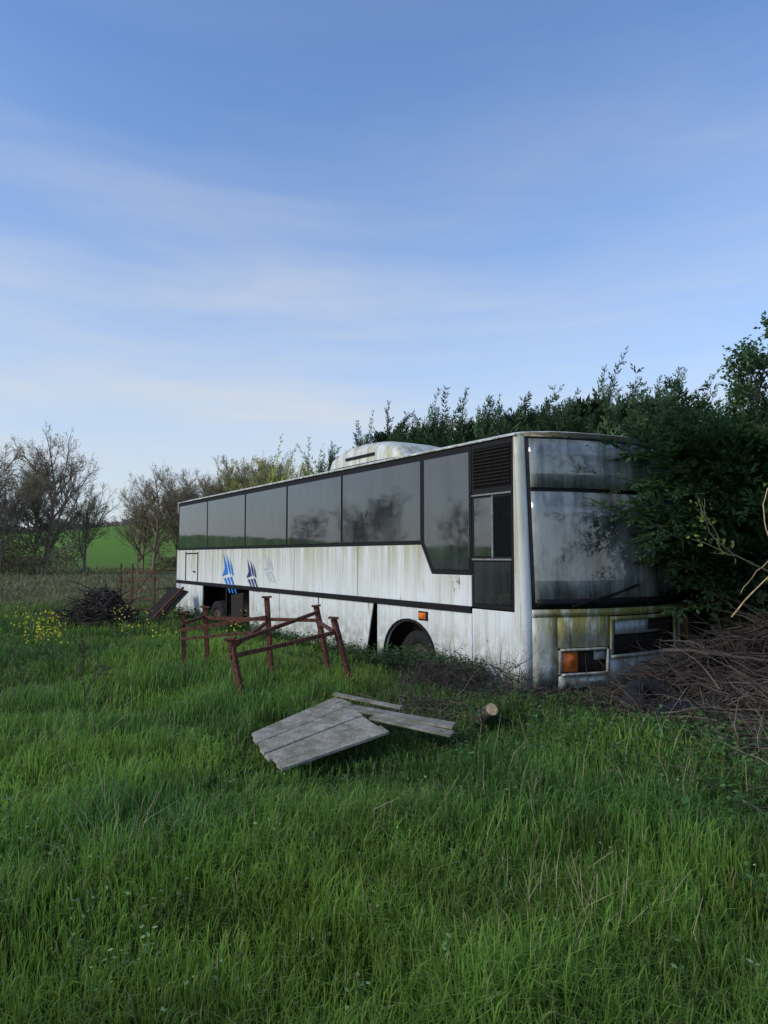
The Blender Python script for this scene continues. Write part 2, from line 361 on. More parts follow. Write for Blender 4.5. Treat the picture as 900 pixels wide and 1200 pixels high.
n=26000; hx=R.uniform(-75,-2,n); hy=90+R.normal(0,1.2,n)+6*vnoise(hx,hx*0,20,3); hz=gh(hx,hy)+R.uniform(0,1,n)**.8*(1.0+2.6*vnoise(hx,hy,5,7)*vnoise(hx,hx*0,1.4,8)*1.8)
gap=~((hx>-39)&(hx<-30)); foliage_mass('distant_hedgerow',np.stack([hx,hy,hz],1)[gap],0,.30,(.22,.21,.11))
n=40000; hx=R.uniform(-320,160,n); hy=285+R.normal(0,3,n)+20*vnoise(hx,hx*0,60,3); hz=gh(hx,hy)+R.uniform(0,1,n)*(1+6*vnoise(hx,hy,11,7)); foliage_mass('distant_tree_line',np.stack([hx,hy,hz],1),0,1.4,(.20,.21,.17))
n=16000; hx=R.normal(-38,5,n); hy=R.normal(64,2,n); hz=gh(hx,hy)+R.uniform(0,1,n)*(1.5+3.2*vnoise(hx,hy,3,7)); foliage_mass('thicket',np.stack([hx,hy,hz],1)[hx<-29],0,.22,(.26,.23,.11))

# ------------------------------------------------------------ conifers
def plumes(p0,d,L,col,droop=.0,st=11,tw=4,slim=1.,bx=.12):
    n=len(p0); d=nrm(d); k=np.linspace(.12,1,st); bend=R.normal(0,.14,(n,3))+np.array([bx,0,droop])
    t=k[None,:,None]; Lx=L[:,None,None]
    pts=p0[:,None]+d[:,None]*Lx*t+bend[:,None]*Lx*t*t
    tg=nrm(d[:,None]+2*bend[:,None]*t)
    a=pts[:,:-1].reshape(-1,3); b_=pts[:,1:].reshape(-1,3); rr=np.repeat((.009*(1.1-k[:-1]))[None],n,0).reshape(-1)
    T=tubes(a,b_,rr,rr*.9); CT=np.broadcast_to(np.array([.06,.05,.03]),(len(T),3))
    s=perp(tg); v=np.cross(tg,s); ang=R.normal(0,.55,(n,st,tw))+np.where(np.arange(tw)%2==0,0,np.pi)[None,None]
    out=s[:,:,None]*np.cos(ang)[...,None]+v[:,:,None]*np.sin(ang)[...,None]
    td=nrm(tg[:,:,None]*.95+out*.7+R.normal(0,.14,(n,st,tw,3)))
    tl=(L[:,None,None]*.27*slim*(1.12-k[None,:,None])**.7+.05)*R.uniform(.5,1.25,(n,st,tw))
    P=np.repeat(pts[:,:,None],tw,2).reshape(-1,3); TD=td.reshape(-1,3); TL=tl.reshape(-1); O=out.reshape(-1,3)
    cc=np.broadcast_to((np.array(col)*R.uniform(.55,1.4,(n,1)))[:,None,None],(n,st,tw,3)).reshape(-1,3)
    Q=[T];C=[CT]
    for f,l,sp in ((0,.55,0.),(.3,.45,.5),(.3,.45,-.5),(.6,.42,.0)):
        sd=nrm(np.cross(TD,O)+1e-6); lat=nrm(np.cross(sd,TD))
        dd=nrm(TD+lat*sp+R.normal(0,.12,TD.shape)); pp=P+TD*(TL*f)[:,None]
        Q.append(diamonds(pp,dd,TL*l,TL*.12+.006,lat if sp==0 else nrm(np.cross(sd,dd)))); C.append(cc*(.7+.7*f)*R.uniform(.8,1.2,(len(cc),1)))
    return np.concatenate(Q),np.concatenate(C)
def conifer(name,x,y,H,w,nb,col=(.062,.112,.044),spiky=1):
    g=float(gh(x,y)); u=R.uniform(.10,1,nb)**.7; az=R.uniform(0,6.283,nb); el=.35+.7*u+R.normal(0,.15,nb)
    d=np.stack([np.cos(az)*np.cos(el),np.sin(az)*np.cos(el),np.sin(el)],1)
    L=(w*(1-u)**.5+.55)*R.uniform(.7,1.15,nb); off0=R.uniform(0,w*.35,nb)*(u>.6)
    p0=np.stack([x+np.cos(az)*off0+R.normal(0,.1,nb),y+np.sin(az)*off0+R.normal(0,.1,nb),g+u*(H-1.35)],1)
    q,c=plumes(p0,d,L,col)
    k=15
    az=R.uniform(0,6.28,k); off=R.uniform(0,w*.75,k); p1=np.stack([x+np.cos(az)*off,y+np.sin(az)*off,np.full(k,g+H-1.45)-off*.35+R.uniform(-.2,.2,k)],1)
    q2,c2=plumes(p1,np.stack([R.normal(.25,.25,k),R.normal(0,.2,k),np.ones(k)],1),R.uniform(.8,1.45,k),np.array(col)*1.1,st=18,slim=.8)
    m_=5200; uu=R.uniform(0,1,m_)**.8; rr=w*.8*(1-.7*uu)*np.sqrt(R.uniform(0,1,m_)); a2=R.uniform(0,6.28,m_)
    pi_=np.stack([x+np.cos(a2)*rr,y+np.sin(a2)*rr,g+uu*(H-1.0)+.1],1); qi=diamonds(pi_,rdir(m_)+np.array([.2,0,.7]),.24,.07); ci=np.broadcast_to(np.array(col)*.5,(m_,3))*R.uniform(.6,1.3,(m_,1))  # inner leaves coloured darker: shade of the crown's core painted in
    tr=tubes(np.array([[x,y,g-.1]]),np.array([[x,y,g+H*.85]]),[.11],[.02]); ct=np.broadcast_to(np.array([.06,.045,.035]),(4,3))
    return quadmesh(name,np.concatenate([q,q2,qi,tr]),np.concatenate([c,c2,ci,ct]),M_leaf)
for t,s,H,w,nb in ((4.5,-.3,4.5,1.7,150),(4.4,1.4,5.0,1.6,170),(4.5,2.9,5.3,1.6,160),(4.5,4.5,5.35,1.6,150),(4.5,6.2,5.4,1.6,140),(4.5,8.0,5.65,1.6,130),(4.6,9.9,5.8,1.6,110),(4.6,11.8,5.3,1.5,90),
                   (6.6,.6,4.9,2.0,90),(6.8,3.8,5.4,2,80),(6.8,-2.4,4.0,2.0,80)):
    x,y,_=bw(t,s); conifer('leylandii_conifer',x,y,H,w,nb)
x,y,_=bw(4.0,15.2); nb=26
q,c=plumes(np.stack([x+R.normal(0,.8,nb),y+R.normal(0,.6,nb),R.uniform(1.4,3.2,nb)],1),np.stack([R.normal(.05,.1,nb),R.normal(0,.1,nb),np.ones(nb)],1),R.uniform(1.9,2.7,nb),(.38,.42,.10),st=24,slim=.45)
quadmesh('golden_conifer',q,c,M_leaf)
# limbs hanging across the right half of the windscreen
hx,hy,_=bw(3.75,-.95); nb=120
tz=R.uniform(1.25,3.45,nb); lim=.50+.75*np.abs(tz-2.80); tx=lim+R.uniform(0,1,nb)**1.2*(3.2-lim); tgt=np.stack([FX+tx*cs-(-1.0)*sn,FY+tx*sn+(-1.0)*cs,tz],1)
src=np.stack([np.full(nb,hx)+R.normal(0,.2,nb),np.full(nb,hy)+R.normal(0,.2,nb),np.clip(tz-R.uniform(.0,.6,nb),.4,3.0)],1)
L=np.linalg.norm(tgt-src,axis=1); q,c=plumes(src,tgt-src,np.maximum(L*1.02,.9),(.062,.12,.042),droop=-.04,st=20,slim=.72,bx=.0)
src2=np.stack([np.full(80,hx)+R.normal(.1,.25,80),np.full(80,hy)+R.normal(.1,.25,80),R.uniform(.3,3.3,80)],1)
q2,c2=plumes(src2,np.stack([R.normal(.1,.8,80),R.normal(-.3,.6,80),R.uniform(.1,1,80)],1),R.uniform(.7,1.4,80),(.055,.11,.038))
tr=tubes(np.array([[hx,hy,-.1]]),np.array([[hx+.1,hy,3.3]]),[.10],[.04])
quadmesh('overhanging_conifer',np.concatenate([q,q2,tr]),np.concatenate([c,c2,np.broadcast_to(np.array([.06,.045,.035]),(4,3))]),M_leaf)
def broadleaf(name,base,H,col,nl,lean=(.1,0,1),dense=(7,6,5),ls=.07,rad=.05,bark=(.10,.085,.06)):
    a,b_,r0,r1,(tp,td)=grow((0,0,0),lean,H*.6,rad,dense,.55,.6,.05,minr=.004,tmin=.45)
    s=H/b_[:,2].max(); a=a*s;b_=b_*s;tp=tp*s
    T=tubes(a,b_,r0,r1); C=np.broadcast_to(np.array(bark),(len(T),3))
    if nl:
        i=R.integers(0,len(tp),nl); q=diamonds(tp[i]+R.normal(0,.05,(nl,3)),rdir(nl),ls*R.uniform(.6,1.3,nl),ls*.6)
        T=np.concatenate([T,q]); C=np.concatenate([C,np.array(col)*R.uniform(.5,1.4,(nl,1))])
    T=T+np.array(base); return quadmesh(name,T,C,M_leaf)
broadleaf('elder_tree',(5.05,9.75,0),4.85,(.085,.155,.06),7000,lean=(-.02,0,1))
broadleaf('elder_tree',(6.0,9.9,0),4.8,(.085,.155,.06),6000)
broadleaf('sycamore_sapling',(4.6,7.6,0),2.5,(.16,.24,.05),280,lean=(-.2,-.1,1),dense=(5,4,3),ls=.06,rad=.022,bark=(.20,.18,.11))
broadleaf('thorn_sapling',(-2.75,6.6,0),.85,(.1,.1,.04),60,dense=(5,4),ls=.03,rad=.008)
for cx,cy,h_ in ((5.3,9.3,1.9),(6.4,9.0,1.7),(5.9,10.6,2.6),(7.8,9.6,2.2)):
    n=9000; v=rdir(n)*(R.uniform(0,1,(n,1))**.4); p=np.array([cx,cy,h_*.45])+v*np.array([.9,.8,h_*.55])*(.8+.4*R.uniform(size=(n,1)))
    q=diamonds(p,rdir(n),.10*R.uniform(.6,1.3,n),.06); quadmesh('shade_fill_foliage',q,np.array([.03,.055,.02])*R.uniform(.4,1.6,(n,1)),M_leaf)  # dark-coloured leaf mass added to stand for the shade inside the conifers

# ------------------------------------------------------------ brush piles
def brush(name,n,cx,cy,sx,sy,top,L,rad,col,upb=.08):
    x=R.normal(cx,sx,n);y=R.normal(cy,sy,n); a_,b0=inbus(x,y); k=~((a_>-.1)&(a_<W)&(b0>-.5)); x,y=x[k],y[k]; n=len(x)
    z=gh(x,y)+R.uniform(0,1,n)*top*np.exp(-((x-cx)**2/(2*sx*sx)+(y-cy)**2/(2*sy*sy))*.6)
    p=np.stack([x,y,z],1); az=R.uniform(0,6.28,n); d=nrm(np.stack([np.cos(az),np.sin(az),R.normal(upb,.30,n)],1)); LL=R.uniform(.4,1.2,n)*L; r=rad*R.uniform(.4,1.5,n)**1.5
    a=[];b_=[];ra=[];rb=[]
    for i in range(6):
        d=nrm(d+R.normal(0,.2,(n,3))+np.array([0,0,-.06])); q=p+d*(LL/6)[:,None]; q[:,2]=np.maximum(q[:,2],gh(q[:,0],q[:,1])+.01)
        a.append(p);b_.append(q);ra.append(r*(1-i/7));rb.append(r*(1-(i+1)/7)); p=q
    T=tubes(np.concatenate(a),np.concatenate(b_),np.concatenate(ra),np.concatenate(rb)); cc=np.tile(R.uniform(.5,1.5,(n,1)),(24,1))
    return quadmesh(name,T,(np.array(col)*cc)[:len(T)],M_twig)
brush('brushwood_pile',2600,4.6,7.9,.85,.45,1.05,.8,.009,(.055,.042,.034))
brush('brushwood_pile',2300,3.35,7.6,.50,.28,.72,.6,.007,(.060,.046,.037))
brush('brushwood_pile',1700,3.9,6.6,.9,.6,.50,.7,.007,(.085,.067,.052))
brush('brushwood_pile',1500,3.5,5.4,.6,.7,.34,.5,.0045,(.13,.105,.078))
brush('brushwood_pile',500,1.6,7.75,.40,.25,.26,.45,.0035,(.08,.06,.05))
brush('brushwood_pile',800,.70,8.15,.32,.3,.42,.5,.0035,(.06,.046,.04),.4)
brush('brushwood_pile',260,1.45,8.25,.15,.12,.45,.45,.003,(.07,.05,.05),.8)
brush('brushwood_pile',450,.35,6.9,.4,.3,.24,.6,.004,(.12,.095,.07))
brush('brushwood_pile',350,2.9,4.7,.6,.5,.2,.6,.0035,(.18,.15,.12))
n=15000; lx=R.normal(3.7,.9,n); ly=R.normal(6.6,1.0,n); k=~((inbus(lx,ly)[0]<W)&(inbus(lx,ly)[1]>-.4)); lx,ly=lx[k],ly[k]; n=len(lx)
quadmesh('leaf_litter',diamonds(np.stack([lx,ly,gh(lx,ly)+R.uniform(0,.2,n)],1),rdir(n),.055,.028),np.array([.085,.062,.038])*R.uniform(.4,1.5,(n,1)),M_leaf)
def pathobj(name,pts,r0,r1,mat,parent=None,res=6):
    cu=bpy.data.curves.new(name,'CURVE'); cu.dimensions='3D'; s=cu.splines.new('POLY'); s.points.add(len(pts)-1)
    for i,p in enumerate(pts): s.points[i].co=(*p,1); s.points[i].radius=r0+(r1-r0)*i/(len(pts)-1)
    cu.bevel_depth=1; cu.bevel_resolution=res//2; cu.use_fill_caps=True; cu.materials.append(mat)
    return link(bpy.data.objects.new(name,cu),parent)
def smooth(pts,n=5):
    P=[Vector(p) for p in pts]; P=[P[0]*2-P[1]]+P+[P[-1]*2-P[-2]]; o=[]
    for i in range(1,len(P)-2):
        for j in range(n):
            t=j/n; a,b_,c_,d_=P[i-1:i+3]; q=.5*((2*b_)+(c_-a)*t+(2*a-5*b_+4*c_-d_)*t*t+(3*b_-a-3*c_+d_)*t**3); o.append(tuple(q+Vector((random.gauss(0,.008),random.gauss(0,.008),random.gauss(0,.008)))))
    return o+[tuple(P[-2])]
pathobj('dead_branch',smooth([(3.0,5.2,.12),(3.3,5.4,.2),(3.7,5.3,.25),(4.1,5.5,.3)]),.012,.005,M_bark)
pathobj('dead_branch',smooth([(2.9,7.5,.62),(3.4,7.4,.60),(4.0,7.3,.52),(4.9,7.2,.4)]),.024,.014,M_bark)
pathobj('dead_branch',smooth([(4.0,8.2,.9),(4.3,8.0,1.35),(4.75,7.9,1.6),(5.2,7.9,1.55)]),.010,.004,M_cut)
pathobj('dead_branch',smooth([(4.5,7.6,.5),(4.25,7.5,1.2),(4.5,7.4,1.85),(5.0,7.4,2.1)]),.010,.004,M_bark)
pathobj('dead_branch',smooth([(4.6,8.3,2.6),(4.35,8.1,2.2),(4.3,7.9,1.7),(4.5,7.7,1.3),(4.9,7.6,1.1)]),.007,.004,M_cut)
pathobj('dead_branch',smooth([(5.0,8.0,1.9),(4.6,7.9,1.75),(4.2,7.9,1.5),(3.9,7.8,1.2)]),.008,.003,M_cut)

# ------------------------------------------------------------ generic solids
def solid(name,verts,faces,mat,parent=None,bevel=0,smooth=False):
    me_=bpy.data.meshes.new(name); me_.from_pydata(verts,[],faces); me_.update(); me_.materials.append(mat)
    bm=bmesh.new(); bm.from_mesh(me_); bmesh.ops.recalc_face_normals(bm,faces=bm.faces); bm.to_mesh(me_); bm.free()
    if smooth: me_.polygons.foreach_set('use_smooth',[True]*len(me_.polygons))
    o=link(bpy.data.objects.new(name,me_),parent)
    if bevel:
        b_=o.modifiers.new('b','BEVEL'); b_.width=bevel; b_.segments=2; b_.limit_method='ANGLE'
    return o
def box(name,a,b_,mat,parent=None,bevel=0):
    x0,y0,z0=a;x1,y1,z1=b_
    v=[(x0,y0,z0),(x1,y0,z0),(x1,y1,z0),(x0,y1,z0),(x0,y0,z1),(x1,y0,z1),(x1,y1,z1),(x0,y1,z1)]
    return solid(name,v,[(0,1,2,3),(4,5,6,7),(0,1,5,4),(1,2,6,5),(2,3,7,6),(3,0,4,7)],mat,parent,bevel)
def sidepoly(name,pts,x0,th,mat,parent,bevel=.006):
    n=len(pts); v=[(x0,y,z) for y,z in pts]+[(x0+th,y,z) for y,z in pts]
    f=[tuple(range(n)),tuple(range(2*n-1,n-1,-1))]+[(i,(i+1)%n,n+(i+1)%n,n+i) for i in range(n)]
    return solid(name,v,f,mat,parent,bevel)
def beam(name,a,b_,w,h,mat,parent=None,bevel=.003,roll=0):
    a=Vector(a);b_=Vector(b_);d=(b_-a);L=d.length; o=box(name,(0,-w/2,-h/2),(L,w/2,h/2),mat,parent,bevel)
    q=d.to_track_quat('X','Z'); o.rotation_mode='QUATERNION'
    o.rotation_quaternion=q@Quaternion((1,0,0),roll); o.location=a; return o

# ------------------------------------------------------------ coach
coach=empty('abandoned_coach',(FX,FY,0),TH)
B=.38; rc=.08
def plan(x):
    if x<rc: return rc-math.sqrt(max(0,rc*rc-(rc-x)**2))
    if x>W-rc: return rc-math.sqrt(max(0,rc*rc-(x-(W-rc))**2))
    q=abs((x-W/2)/(W/2-rc)); return -B*(1-q**2.1)
def rake(z): return max(0,z-1)*.045
def fstrip(name,x0,x1,z0,z1,off,mat,th=.02,xa=None,xb=None):
    xsn=[]; x=x0
    if x0<rc: xsn+= [rc-rc*math.cos(a) for a in np.linspace(math.acos(max(-1,min(1,(rc-x0)/rc))),math.pi/2,6)]
    s0=max(x0,rc); s1=min(x1,W-rc); xsn+=list(np.linspace(s0,s1,max(2,int((s1-s0)/.10)+2)))
    if x1>W-rc: xsn+=[W-rc+rc*math.sin(a) for a in np.linspace(0,math.pi/2,6)]
    o_=[]
    for q in xsn:
        if not o_ or q-o_[-1]>1e-4: o_.append(q)
    xsn=o_; nz=max(2,int((z1-z0)/.3)+2); zs=np.linspace(z0,z1,nz); n=len(xsn); v=[]
    def nr(x):
        e=.004; xa_=max(0,x-e); xb_=min(W,x+e); dx=xb_-xa_; dy=plan(xb_)-plan(xa_); l=math.hypot(dx,dy); return (dy/l,-dx/l)
    for dth in (off,off-th):
        for z in zs:
            for x in xsn:
                nn_=nr(x); v.append((x+nn_[0]*dth,plan(x)+nn_[1]*dth+rake(z),z))
    A=n*nz; f=[]
    for j in range(nz-1):
        for i in range(n-1):
            p=j*n+i; f+= [(p,p+1,p+n+1,p+n),(A+p,A+p+n,A+p+n+1,A+p+1)]
    for j in range(nz-1):
        for i in (0,n-1):
            p=j*n+i; f.append((p,p+n,A+p+n,A+p))
    for i in range(n-1):
        for j in (0,nz-1):
            p=j*n+i; f.append((p,A+p,A+p+1,p+1))
    o=solid(name,v,f,mat,coach,0,False)
    for i_,p in enumerate(o.data.polygons): p.use_smooth = i_<2*(n-1)*(nz-1)
    return o
box('interior_core',(.06,.24,.95),(W-.06,BL-.06,3.04),M_dark,coach)
box('chassis',(.75,.3,.12),(W-.75,BL-.3,.94),M_under,coach)
sidepoly('waist_panel',[(BL,.94),(BL,1.77),(2.12,1.77),(1.86,1.35),(.985,1.35),(.985,.94)],0,.05,M_white,coach)
sidepoly('window_surround',[(BL-.02,1.775),(BL-.02,3.09),(.985,3.09),(.985,1.355),(1.855,1.355),(2.115,1.775)],.006,.04,M_rubber,coach)
panes=[(2.13,4.40),(4.47,6.60),(6.67,8.77),(8.84,11.29),(11.36,13.65)]
def pane(nm,pts):
    o=sidepoly(nm,pts,0,.02,M_glass,coach,.004)
    return o
pane('front_side_window',[(1.03,3.0),(1.03,1.42),(1.80,1.42),(2.03,1.80),(2.03,3.0)]).location.x=-.002
for i,(a,b_) in enumerate(panes):
    o=pane('side_window_%d'%(i+1),[(a,1.83),(b_,1.83),(b_,3.0),(a,3.0)]); ym_=(a+b_)/2; th=R.normal(0,.0012)
    for v_ in o.data.vertices: v_.co.x+=-.004+(v_.co.y-ym_)*th
beam('roof_gutter',(-.008,.12,3.108),(-.008,BL,3.108),.025,.022,M_white,coach)
beam('waist_trim',(-.010,.985,.897),(-.010,BL,.897),.03,.075,M_rubber,coach)
def arch(y0,y1,c,r,zt):
    pts=[(y0,.03),(y0,zt),(y1,zt),(y1,.03)]
    pts.append((c+r,.03)); 
    for a in np.linspace(0,math.pi,15): pts.append((c+r*math.cos(a),.12+r*.84*math.sin(a)))
    pts.append((c-r,.03)); return pts
sidepoly('front_wheel_panel',arch(.99,3.30,2.42,.62,.853),.004,.03,M_white,coach,.004)
v_=[(2.42+.65*math.cos(a),.12+.65*.84*math.sin(a)) for a in np.linspace(0,math.pi,15)]
for i in range(14):
    beam('arch_lip_%d'%i,(-.004,*v_[i]),(-.004,*v_[i+1]),.04,.03,M_rubber,coach,0)
sidepoly('torn_skirt_panel',[(3.42,.853),(3.66,-.05),(5.25,-.08),(5.28,.853)],.004,.02,M_white,coach,.003)
sidepoly('skirt_panel_1',[(5.31,-.05),(5.31,.853),(6.95,.853),(6.95,-.05)],.0,.02,M_white,coach,.003)
sidepoly('skirt_panel_2',[(6.98,-.02),(6.98,.853),(8.55,.853),(8.5,.0)],.006,.02,M_white,coach,.003)
sidepoly('skirt_panel_rear',[(11.62,.0),(11.62,.853),(BL,.853),(BL,.0)],.0,.03,M_white,coach,.003)
sidepoly('luggage_bay_sill',[(8.56,.02),(8.56,.13),(11.61,.13),(11.61,.02)],.02,.04,M_rust,coach,.003)
box('luggage_bay_post',(.02,9.95,.13),(.08,10.02,.855),M_rubber,coach)
sidepoly('luggage_door',[(8.6,.1),(8.6,.8),(9.3,.72),(9.3,.05)],-.12,.02,M_under,coach,.003)
for y in (12.0,13.0): beam('hatch_seam',(-.003,y,.95),(-.003,y,1.72),.012,.035,M_rubber,coach,0)
beam('hatch_seam_top',(-.003,12.0,1.68),(-.003,13.0,1.68),.012,.03,M_rubber,coach,0)
for y in (3.9,6.3,10.9): beam('panel_seam',(.0,y,.95),(.0,y,1.765),.006,.010,M_seam,coach,0)
beam('door_handle',(-.02,12.2,1.2),(-.02,12.35,1.2),.02,.03,M_rubber,coach,0)
def wheel(nm,x,y,z,r):
    prof=[(.0,.30*r),(.03,.55*r),(-.02,.60*r),(-.04,.66*r),(-.06,.90*r),(-.03,1.0*r),(.12,1.02*r),(.24,1.0*r),(.26,.6*r)]
    n=36; v=[];f=[]
    for j,(dx,rr) in enumerate(prof):
        for i in range(n): a=2*math.pi*i/n; v.append((x+dx,y+rr*math.cos(a),z+rr*math.sin(a)))
    for j in range(len(prof)-1):
        for i in range(n): f.append((j*n+i,j*n+(i+1)%n,(j+1)*n+(i+1)%n,(j+1)*n+i))
    f.append(tuple(range(n))); o=solid(nm,v,f,M_tyre,coach,0,True); o.data.materials.append(M_rim)
    for k_,p in enumerate(o.data.polygons): 
        if k_<2*n or k_==len(o.data.polygons)-1: p.material_index=1
    for i in range(8):
        a=2*math.pi*i/8; box(nm+'_nut_%d'%i,(x-.01,y+.4*r*math.cos(a)-.012,z+.4*r*math.sin(a)-.012),(x+.03,y+.4*r*math.cos(a)+.012,z+.4*r*math.sin(a)+.012),M_rim,coach)
wheel('front_wheel',.20,2.42,.02,.47); wheel('rear_wheel',.16,10.9,.02,.47)
wheel('front_wheel_far',W-.42,2.42,.02,.47); wheel('rear_wheel_far',W-.42,10.9,.02,.47)
box('front_wheel_well',(.10,1.75,.66),(.75,3.1,.86),M_dark,coach)
sidepoly('driver_surround',[(.175,.93),(.175,3.09),(.975,3.09),(.975,.93)],.006,.04,M_rubber,coach)
# corner post follows the rake of the screen
rk=rake(3.1)
sidepoly('corner_post_side',[(.078,.0),(.078,1.0),(.078+rk,3.10),(.172,3.10),(.172,.0)],-.002,.03,M_white,coach)
for i in range(11):
    z=2.53+i*.045; beam('louvre_%d'%i,(.0,.23,z),(.0,.93,z),.03,.010,M_under,coach,0,roll=.5)
sidepoly('louvre_back',[(.22,2.49),(.22,3.02),(.94,3.02),(.94,2.49)],.003,.006,M_dark,coach,0)
sidepoly('driver_window_fixed',[(.58,1.60),(.58,2.36),(.92,2.36),(.92,1.60)],-.003,.014,M_glass,coach,.003)
sidepoly('driver_window_open',[(.23,1.60),(.23,2.36),(.54,2.36),(.54,1.60)],.003,.014,M_dark,coach,.0)
sidepoly('driver_quarter_glass',[(.23,.99),(.23,1.52),(.92,1.52),(.92,.99)],-.003,.014,M_glass,coach,.003)
for a,b_ in (((.0,.21,1.56),(.0,.96,1.56)),((.0,.21,2.40),(.0,.96,2.40)),((.0,.56,1.58),(.0,.56,2.38))): beam('window_bar',a,b_,.025,.022,M_seam,coach,.003)
sidepoly('driver_lower_panel',[(.175,-.03),(.175,.915),(.975,.915),(.975,-.03)],.0,.03,M_white,coach,.006)
fstrip('front_backing',.02,W-.02,.02,3.08,-.07,M_dark,.03)
fstrip('corner_pillar',0,.105,.0,3.12,0,M_white,.05)
fstrip('corner_pillar_far',W-.105,W,.0,3.12,0,M_white,.05)
fstrip('front_top_band',.106,W-.106,.865,.955,.004,M_front)
fstrip('front_panel_left',.106,.40,.0,.864,0,M_front)
fstrip('front_panel_above_lamp',.401,1.10,.49,.864,0,M_front)
fstrip('front_panel_below_lamp',.401,1.10,.0,.15,0,M_front)
fstrip('bumper_centre',1.101,2.57,.0,.33,-.01,M_front)
fstrip('front_panel_right',2.571,2.68,.0,.864,0,M_front)
fstrip('front_panel_right_top',2.681,W-.106,.80,.864,0,M_front)
fstrip('front_panel_right_low',2.681,W-.106,0,.36,0,M_front)
fstrip('grille_inner',1.12,2.56,.34,.86,-.05,M_under)
for nm,a in (('grille_frame_top',(1.12,2.56,.80,.85)),('grille_frame_low',(1.12,2.56,.335,.375)),('grille_frame_left',(1.115,1.165,.376,.799)),('grille_frame_right',(2.52,2.565,.376,.799))):
    fstrip(nm,*a,.014,M_front,.03)
fstrip('grille_shelf',1.2,2.1,.62,.65,-.015,M_seam,.03)
fstrip('grille_flap',1.22,1.85,.65,.795,-.02,M_grey,.01)
for s_,x0,x1 in (('left',.43,1.07),('right',2.71,W-.12)):
    z0,z1=(.17,.46) if s_=='left' else (.38,.78)
    fstrip('headlamp_%s_bowl'%s_,x0,x1,z0,z1,-.045,M_under)
    w_=(x1-x0); xo=x0 if s_=='left' else x1-.3*w_
    fstrip('indicator_%s'%s_,xo+.02,xo+.34*w_,z0+.03,z1-.03,-.002,M_orange,.03)
    if s_=='left': fstrip('headlamp_lens_piece',x0+.72*w_,x1-.02,z0+.16,z1-.03,-.02,M_lens,.02)
    else: fstrip('headlamp_lens',x0+.04,x0+.6*w_,z0+.05,z1-.05,-.01,M_lens,.02)
    for nm,a in (('t',(x0,x1,z1-.012,z1+.020)),('b',(x0,x1,z0-.020,z0+.012)),('l',(x0-.025,x0+.012,z0,z1)),('r',(x1-.012,x1+.018,z0,z1))):
        fstrip('headlamp_%s_bezel_%s'%(s_,nm),*a,.016,M_front,.03)
fstrip('windscreen_gasket',.107,W-.107,.957,3.09,-.004,M_rubber)
fstrip('windscreen',.15,W-.15,1.04,2.40,.008,M_screen,.012)
fstrip('upper_windscreen',.15,W-.15,2.45,3.06,.008,M_screen,.012)
fstrip('screen_lower_black_band',.16,W-.16,.99,1.08,.012,M_rubber,.012)
for x0,x1,z in ((.55,1.35,1.13),(1.75,2.6,1.13)):
    beam('wiper_arm',(x0,plan(x0)-.05,.99),(x1,plan(x1)-.06,1.18),.025,.02,M_rubber,coach,.002); beam('wiper_blade',(x0+.3,plan(x0+.3)-.035,1.03),(x1+.25,plan(x1+.25)-.035,1.24),.012,.03,M_rubber,coach,.002)
v=[];f=[]; prof=[(0,3.095),(.012,3.12),(.05,3.145),(.12,3.165),(.5,3.19),(W/2,3.205),(W-.5,3.19),(W-.12,3.165),(W-.05,3.145),(W-.012,3.12),(W,3.095)]
fine=[0,.012,.05,.12,.3,.5,.8,1.1,1.4,1.65,1.9,2.2,2.5,2.8,3.0,W-.12,W-.05,W-.012,W]
prof=[(x,float(np.interp(x,[p[0] for p in prof],[p[1] for p in prof]))) for x in fine]
st=[0,.03,.1,.25,1,3,5,7,9,11,13,13.6,BL-.02,BL]
for i,s in enumerate(st):
    for x,z in prof:
        e=min(1,(s+.01)/.25); yy_=plan(x)*(1-min(1,s/1.0))+rake(3.1)*(1-min(1,s))
        dz=(1-math.sqrt(max(0,1-(1-e)**2)))
        if s>13.5: dz=max(dz,(s-13.5)/.3*.6)
        v.append((x,s+yy_-.015*(i==0),3.095+(z-3.095)*(1-.6*dz)))
n=len(prof)
for i in range(len(st)-1):
    for j in range(n-1): p=i*n+j; f.append((p,p+1,p+n+1,p+n))
f+= [tuple(range(n)),tuple(range((len(st)-1)*n,len(st)*n))]
solid('roof',v,f,M_white,coach,0,True)
def dome(nm,secs,cx,hw,z0,mat,pw=.45):
    v=[];f=[]
    for y,h,ws in secs:
        for k in range(13):
            a=math.pi*k/12; v.append((cx-math.copysign(abs(math.cos(a))**.45,math.cos(a))*hw*ws,y,z0+h*(max(0,math.sin(a))**pw)))
    for i in range(len(secs)-1):
        for j in range(12): p=i*13+j; f.append((p,p+1,p+14,p+13))
    f+=[tuple(range(13)),tuple(range(len(secs)*13-13,len(secs)*13))]
    return solid(nm,v,f,mat,coach,0,True)
box('air_unit_plinth',(.62,3.7,3.15),(1.98,5.7,3.32),M_rubber,coach,.01)
dome('roof_air_unit',[(3.45,.08,.88),(3.65,.24,.96),(4.2,.38,1),(4.8,.42,1),(5.4,.38,1),(5.8,.25,.97),(6.0,.08,.88)],1.3,.78,3.28,M_white)
box('air_unit_slot',(.505,4.2,3.38),(.56,5.2,3.43),M_rubber,coach)
box('roof_hatch',(1.1,1.2,3.17),(1.9,1.9,3.25),M_white,coach,.02)
box('far_side_lower',(W-.04,.2,.03),(W,BL,1.77),M_white,coach,.004); box('far_side_windows',(W-.045,.2,1.775),(W-.01,BL,3.06),M_glass,coach)
